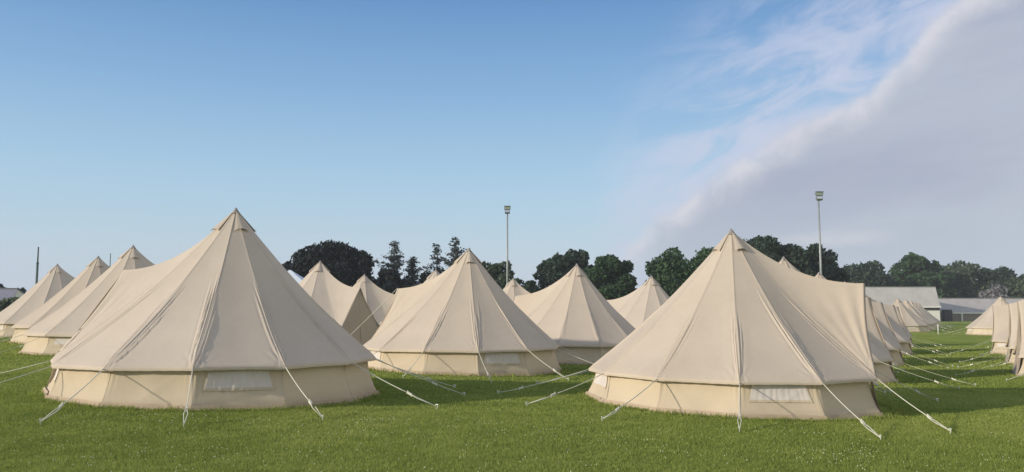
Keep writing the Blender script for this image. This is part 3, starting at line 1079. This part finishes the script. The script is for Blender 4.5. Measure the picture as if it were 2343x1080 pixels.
def conifer(label, px, half, top, d, seed, lean=0):
    rng = np.random.default_rng(seed); r = random.Random(seed)
    p = at(px, top, d); g = gz(p.x); Hh = p.z - g; W = half / F * d * 1.9
    root = empty('sparse_conifer', (p.x, d, g))
    mb = MB(); mb.tube([(0, 0, -.2), (.05, 0, Hh * .5), (0, 0, Hh)], [.22, .13, .03], 7)
    P = []
    nw = 24
    for j in range(nw):
        t = (j + r.uniform(-.5, .5)) / (nw - 1)
        z = Hh * (.25 + .73 * min(1, max(0, t)))
        Lr = W * (1 - min(1, max(0, t))) ** .95 * r.uniform(.5, 1.15) + .22
        nb_ = r.randint(2, 4)
        a0 = r.uniform(0, 6)
        for k in range(nb_):
            a = a0 + 2 * PI * k / nb_ + r.uniform(-.5, .5)
            Lb = Lr * r.uniform(.4, 1.3)
            e = Vector((math.cos(a) * Lb, math.sin(a) * Lb, z + Lb * r.uniform(-.05, .75)))
            s = Vector((0, 0, z)); m_ = s.lerp(e, .5) - Vector((0, 0, Lb * .12))
            mb.tube([s, m_, e], [.06, .04, .012], 4)
            n = int(8 + Lb * 24)
            for i in range(n):
                q = .25 + .75 * r.random()
                c = (s.lerp(m_, q * 2) if q < .5 else m_.lerp(e, q * 2 - 1))
                w = .08 + .20 * (1 - abs(q - .7))
                P.append((c.x + r.gauss(0, w), c.y + r.gauss(0, w), c.z + r.gauss(0, .13) - .05))
    mb.build('trunk', M['bark'], root, True)
    fast_mesh('crown', leafmesh(np.array(P), .17, rng, flat=.6, elong=1.3), M['f_con'], root)
    tag(root, label, 'tree', TG)
conifer('widest sparse grey conifer, beside the black domed pine', 903, 42, 552, 116, 41)
conifer('short thin conifer beside the widest sparse conifer', 944, 22, 588, 118, 42)
conifer('thin grey conifer, lower of the pair beside the middle tent peak', 1000, 30, 558, 120, 43)
conifer('tallest sparse conifer, touching the middle tent peak', 1043, 42, 542, 118, 44)

# hedge behind the field
def hedge():
    rng = np.random.default_rng(77)
    root = empty('hedge', (0, 165, 0))
    n = 42000
    x = rng.uniform(-150, 56, n)
    top = 3.4 + .8 * np.sin(x * .21) + .5 * np.sin(x * .73 + 1)
    z = top * rng.uniform(0, 1, n) ** .7
    y = rng.normal(0, 1.1, n)
    P = np.stack([x, y, z + .0], -1)
    fast_mesh('foliage', leafmesh(P, .42, rng), M['f_mid'], root)
    mb = MB(); r = random.Random(7)
    for i in range(60):
        X = -148 + i * 3.4
        mb.tube([(X, 0, -.6), (X + r.uniform(-.3, .3), 0, 2.6)], [.09, .03], 5)
    mb.build('stems', M['bark'], root)
    tag(root, 'long low dark green hedge closing the field behind the tents', 'hedge')
hedge()
def hedge2():
    rng = np.random.default_rng(78)
    p = at(15, 703, 100)
    root = empty('hedge', (p.x, 100, gz(p.x)))
    n = 9000
    x = rng.uniform(-14, 9, n)
    z = (2.55 + .2 * np.sin(x * 1.3)) * rng.uniform(0, 1, n) ** .7
    y = rng.normal(0, .6, n)
    fast_mesh('foliage', leafmesh(np.stack([x, y, z], -1), .28, rng), M['f_olive'], root)
    mb = MB()
    for i in range(20):
        mb.tube([(-13.5 + i * 1.15, 0, -.2), (-13.4 + i * 1.15, 0, 1.8)], [.06, .02], 5)
    mb.build('stems', M['bark'], root)
    tag(root, 'short clipped hedge in front of the blue grey shed', 'hedge')
hedge2()

# ------------------------------------------------------------------ light and sky
SUN_AZ_DIR = Vector((-0.905, -0.425, 0)).normalized()     # horizontal direction towards the sun
SUN_EL = R(17.5)
tosun = Vector((SUN_AZ_DIR.x * math.cos(SUN_EL), SUN_AZ_DIR.y * math.cos(SUN_EL), math.sin(SUN_EL)))
sl = bpy.data.lights.new('sun', 'SUN')
sl.energy = 3.4
sl.angle = R(1.5)
sl.color = (1.0, 0.89, 0.75)
so = bpy.data.objects.new('sun', sl); C.objects.link(so)
so.rotation_euler = tosun.to_track_quat('Z', 'Y').to_euler()

wd = bpy.data.worlds.new('World'); SC.world = wd; wd.use_nodes = True
nt = wd.node_tree
bg = nt.nodes['Background']
S = 0.11
bg.inputs['Strength'].default_value = S
sky = nt.nodes.new('ShaderNodeTexSky')
sky.sky_type = 'NISHITA'; sky.sun_disc = False
sky.sun_elevation = SUN_EL
sky.sun_rotation = math.atan2(SUN_AZ_DIR.x, SUN_AZ_DIR.y) % (2 * PI)
sky.air_density = 1.0; sky.dust_density = 1.2; sky.ozone_density = 2.0
tc = nt.nodes.new('ShaderNodeTexCoord').outputs['Generated']
sp = nt.nodes.new('ShaderNodeSeparateXYZ'); nt.links.new(tc, sp.inputs[0])
az = mth(nt, 'ARCTAN2', sp.outputs['X'], sp.outputs['Y'])
el = mth(nt, 'ARCSINE', sp.outputs['Z'])
def azel(px, py):
    r = ray(px, py).normalized()
    return math.atan2(r.x, r.y), math.asin(r.z)
# warped coordinates
cb = nt.nodes.new('ShaderNodeCombineXYZ'); nt.links.new(az, cb.inputs[0]); nt.links.new(el, cb.inputs[1])
ae = cb.outputs[0]
w1 = mth(nt, 'SUBTRACT', noise_tex(nt, 7.0, 6, 0.55, ae, 0.3), 0.5)
w2 = mth(nt, 'SUBTRACT', noise_tex(nt, 26.0, 5, 0.6, ae, 0.4), 0.5)
warp = mth(nt, 'MULTIPLY_ADD', w1, 0.045, mth(nt, 'MULTIPLY', w2, 0.026))
edge = [(1380, 640), (1450, 560), (1525, 490), (1605, 425), (1700, 365), (1800, 312), (1900, 255), (2000, 190), (2080, 118), (2150, 45), (2230, -30), (2343, -120)]
pts = [azel(*e) for e in edge]
A0, A1 = -PI, PI
pts = [(a, e) for a, e in pts] + [(0.75, .62), (1.1, .9), (1.8, .7), (2.6, .35), (3.1, .1)]
fc = nt.nodes.new('ShaderNodeFloatCurve')
nt.links.new(mth(nt, 'MULTIPLY', az, 1 / PI, clamp=True), fc.inputs['Value'])
cm = fc.mapping; cv = cm.curves[0]
EM = 1.2
pl = [(0.0, 0.0), (pts[0][0] / PI - .004, 0.0)] + [(a / PI, e / EM) for a, e in pts] + [(1.0, 0.0)]
cv.points[0].location = pl[0]; cv.points[1].location = pl[-1]
for q in pl[1:-1]: cv.points.new(*q)
for q in cv.points: q.handle_type = 'AUTO_CLAMPED'
cm.update()
eedge = mth(nt, 'MULTIPLY', fc.outputs[0], EM)
dist = mth(nt, 'ADD', mth(nt, 'SUBTRACT', eedge, el), warp)
def smooth(x, a, b_):
    n = nt.nodes.new('ShaderNodeMapRange'); n.interpolation_type = 'SMOOTHSTEP'
    n.inputs['From Min'].default_value = a; n.inputs['From Max'].default_value = b_
    nt.links.new(x, n.inputs['Value'])
    return n.outputs[0]
sheet = mth(nt, 'MULTIPLY', smooth(dist, -0.012, 0.024), smooth(mth(nt, 'MULTIPLY_ADD', az, 1.0, mth(nt, 'MULTIPLY', el, 0.3)), 0.10, 0.24))
rim = mth(nt, 'MULTIPLY', smooth(dist, -0.010, 0.010), mth(nt, 'SUBTRACT', 1.0, smooth(dist, 0.002, 0.046)))
rimn = noise_tex(nt, 17.0, 7, 0.62, ae, 0.6)
rim = mth(nt, 'MULTIPLY', mth(nt, 'MULTIPLY', rim, smooth(rimn, 0.2, 0.62)), smooth(el, 0.02, 0.11))
# streaky wisps, stretched along the edge direction
mp = nt.nodes.new('ShaderNodeMapping'); mp.vector_type = 'TEXTURE'
mp.inputs['Rotation'].default_value = (0, 0, R(16)); mp.inputs['Scale'].default_value = (2.1, 0.75, 1)
nt.links.new(ae, mp.inputs['Vector'])
wn = noise_tex(nt, 17.0, 9, 0.62, mp.outputs[0], 0.7)
wis = smooth(wn, 0.38, 0.66)
zone = mth(nt, 'MULTIPLY', smooth(dist, -0.26, -0.02), smooth(az, 0.02, 0.28))
wisp = mth(nt, 'MULTIPLY', wis, zone)
veil = mth(nt, 'MULTIPLY', smooth(dist, -0.13, -0.01), 0.6)
veil = mth(nt, 'MULTIPLY', veil, smooth(wn, 0.25, 0.55))
# sky base: nishita plus thin bright haze towards the horizon
def cc(c):
    return tuple(v / S for v in lin(c))
grad = ramp(nt, mth(nt, 'MULTIPLY', el, 1 / 1.5708, clamp=True), [(0.0, lin((198, 212, 220))), (0.045, lin((190, 213, 226))), (0.10, lin((171, 205, 230))), (0.17, lin((136, 179, 220))), (0.24, lin((100, 147, 201))), (0.40, lin((76, 122, 184))), (1.0, lin((62, 108, 172)))])
gv = nt.nodes.new('ShaderNodeVectorMath'); gv.operation = 'SCALE'
nt.links.new(grad, gv.inputs[0]); gv.inputs['Scale'].default_value = 1 / S
base = mixc(nt, 0.80, sky.outputs[0], gv.outputs[0])
vm = nt.nodes.new('ShaderNodeVectorMath'); vm.operation = 'MULTIPLY'
nt.links.new(base, vm.inputs[0]); vm.inputs[1].default_value = (1.0, 1.0, 1.0)
base = vm.outputs[0]
c = mixc(nt, mth(nt, 'MULTIPLY', wisp, 0.68, clamp=True), base, cc((206, 208, 226)))
c = mixc(nt, mth(nt, 'MAXIMUM', mth(nt, 'MULTIPLY', veil, 1.0), 0.0), c, cc((193, 200, 220)))
shn = noise_tex(nt, 5.0, 4, 0.5, mp.outputs[0], 0.3)
mp2 = nt.nodes.new('ShaderNodeMapping'); mp2.vector_type = 'TEXTURE'
mp2.inputs['Rotation'].default_value = (0, 0, R(7)); mp2.inputs['Scale'].default_value = (3.5, 0.6, 1)
nt.links.new(ae, mp2.inputs['Vector'])
shn2 = noise_tex(nt, 9.0, 6, 0.6, mp2.outputs[0], 0.5)
shn = mth(nt, 'ADD', mth(nt, 'MULTIPLY', shn, 0.5), mth(nt, 'MULTIPLY', shn2, 0.5))
shc = mixc(nt, smooth(shn, 0.38, 0.62), cc((165, 173, 191)), cc((179, 186, 200)))
shc = mixc(nt, smooth(el, 0.0, 0.16), cc((183, 195, 206)), shc)
c = mixc(nt, mth(nt, 'MULTIPLY', sheet, 0.93), c, shc)
c = mixc(nt, mth(nt, 'MULTIPLY', rim, 0.85), c, cc((214, 213, 220)))
sa_, se_ = azel(1905, 548)
st_ = mth(nt, 'SUBTRACT', 1.0, smooth(mth(nt, 'ABSOLUTE', mth(nt, 'SUBTRACT', mth(nt, 'MULTIPLY_ADD', w2, 0.02, el), se_)), 0.001, 0.011))
st_ = mth(nt, 'MULTIPLY', st_, mth(nt, 'SUBTRACT', 1.0, smooth(mth(nt, 'ABSOLUTE', mth(nt, 'SUBTRACT', az, sa_)), 0.02, 0.085)))
c = mixc(nt, mth(nt, 'MULTIPLY', st_, 0.5), c, cc((206, 208, 214)))
# unseen warm cloud added as shade fill, plus an added glow round the sun
fill_cloud = mth(nt, 'MULTIPLY', smooth(az, 0.62, 1.1), mth(nt, 'SUBTRACT', 1.0, smooth(el, 0.9, 1.35)))
fill_cloud = mth(nt, 'MULTIPLY', fill_cloud, smooth(noise_tex(nt, 3.0, 5, 0.6, ae, 0.3), 0.2, 0.5))
c = mixc(nt, mth(nt, 'MULTIPLY', fill_cloud, 0.65), c, (0.76 / S, 0.72 / S, 0.66 / S))
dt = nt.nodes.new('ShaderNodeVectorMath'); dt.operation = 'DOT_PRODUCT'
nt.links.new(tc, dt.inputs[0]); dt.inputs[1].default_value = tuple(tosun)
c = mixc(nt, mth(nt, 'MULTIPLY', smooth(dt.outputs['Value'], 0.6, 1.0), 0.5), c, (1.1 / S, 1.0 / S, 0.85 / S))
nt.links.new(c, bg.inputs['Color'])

# ------------------------------------------------------------------ haze
HAZE = 0.00042
if HAZE > 0:
    mb = MB(); mb.box((20, 120, 14), (560, 420, 31))
    hz_ = mb.build('haze', M['white'])
    m = bpy.data.materials.new('haze'); m.use_nodes = True
    for n in list(m.node_tree.nodes):
        if n.type == 'BSDF_PRINCIPLED': m.node_tree.nodes.remove(n)
    v = m.node_tree.nodes.new('ShaderNodeVolumePrincipled')
    v.inputs['Color'].default_value = (0.86, 0.9, 0.95, 1)
    v.inputs['Density'].default_value = HAZE
    v.inputs['Anisotropy'].default_value = 0.0
    m.node_tree.links.new(v.outputs[0], m.node_tree.nodes['Material Output'].inputs['Volume'])
    hz_.data.materials.clear(); hz_.data.materials.append(m)
    tag(hz_, 'thin pale evening haze over the field', 'haze', kind='stuff')

# ------------------------------------------------------------------ camera
cam = bpy.data.cameras.new('camera')
cam.sensor_width = 36.0
cam.lens = 36.0 * F / 2343.0
cam.clip_end = 5000
co = bpy.data.objects.new('camera', cam); C.objects.link(co)
co.location = (0, 0, CAMH)
co.rotation_euler = (R(90) + PITCH, 0, 0)
SC.camera = co
SC.view_settings.view_transform = 'Standard'
SC.view_settings.look = 'None'
SC.view_settings.exposure = 0.12
SC.view_settings.gamma = 1
SC.render.resolution_x = 1024; SC.render.resolution_y = 472
SC.cycles.max_bounces = 6
SC.cycles.use_denoising = True
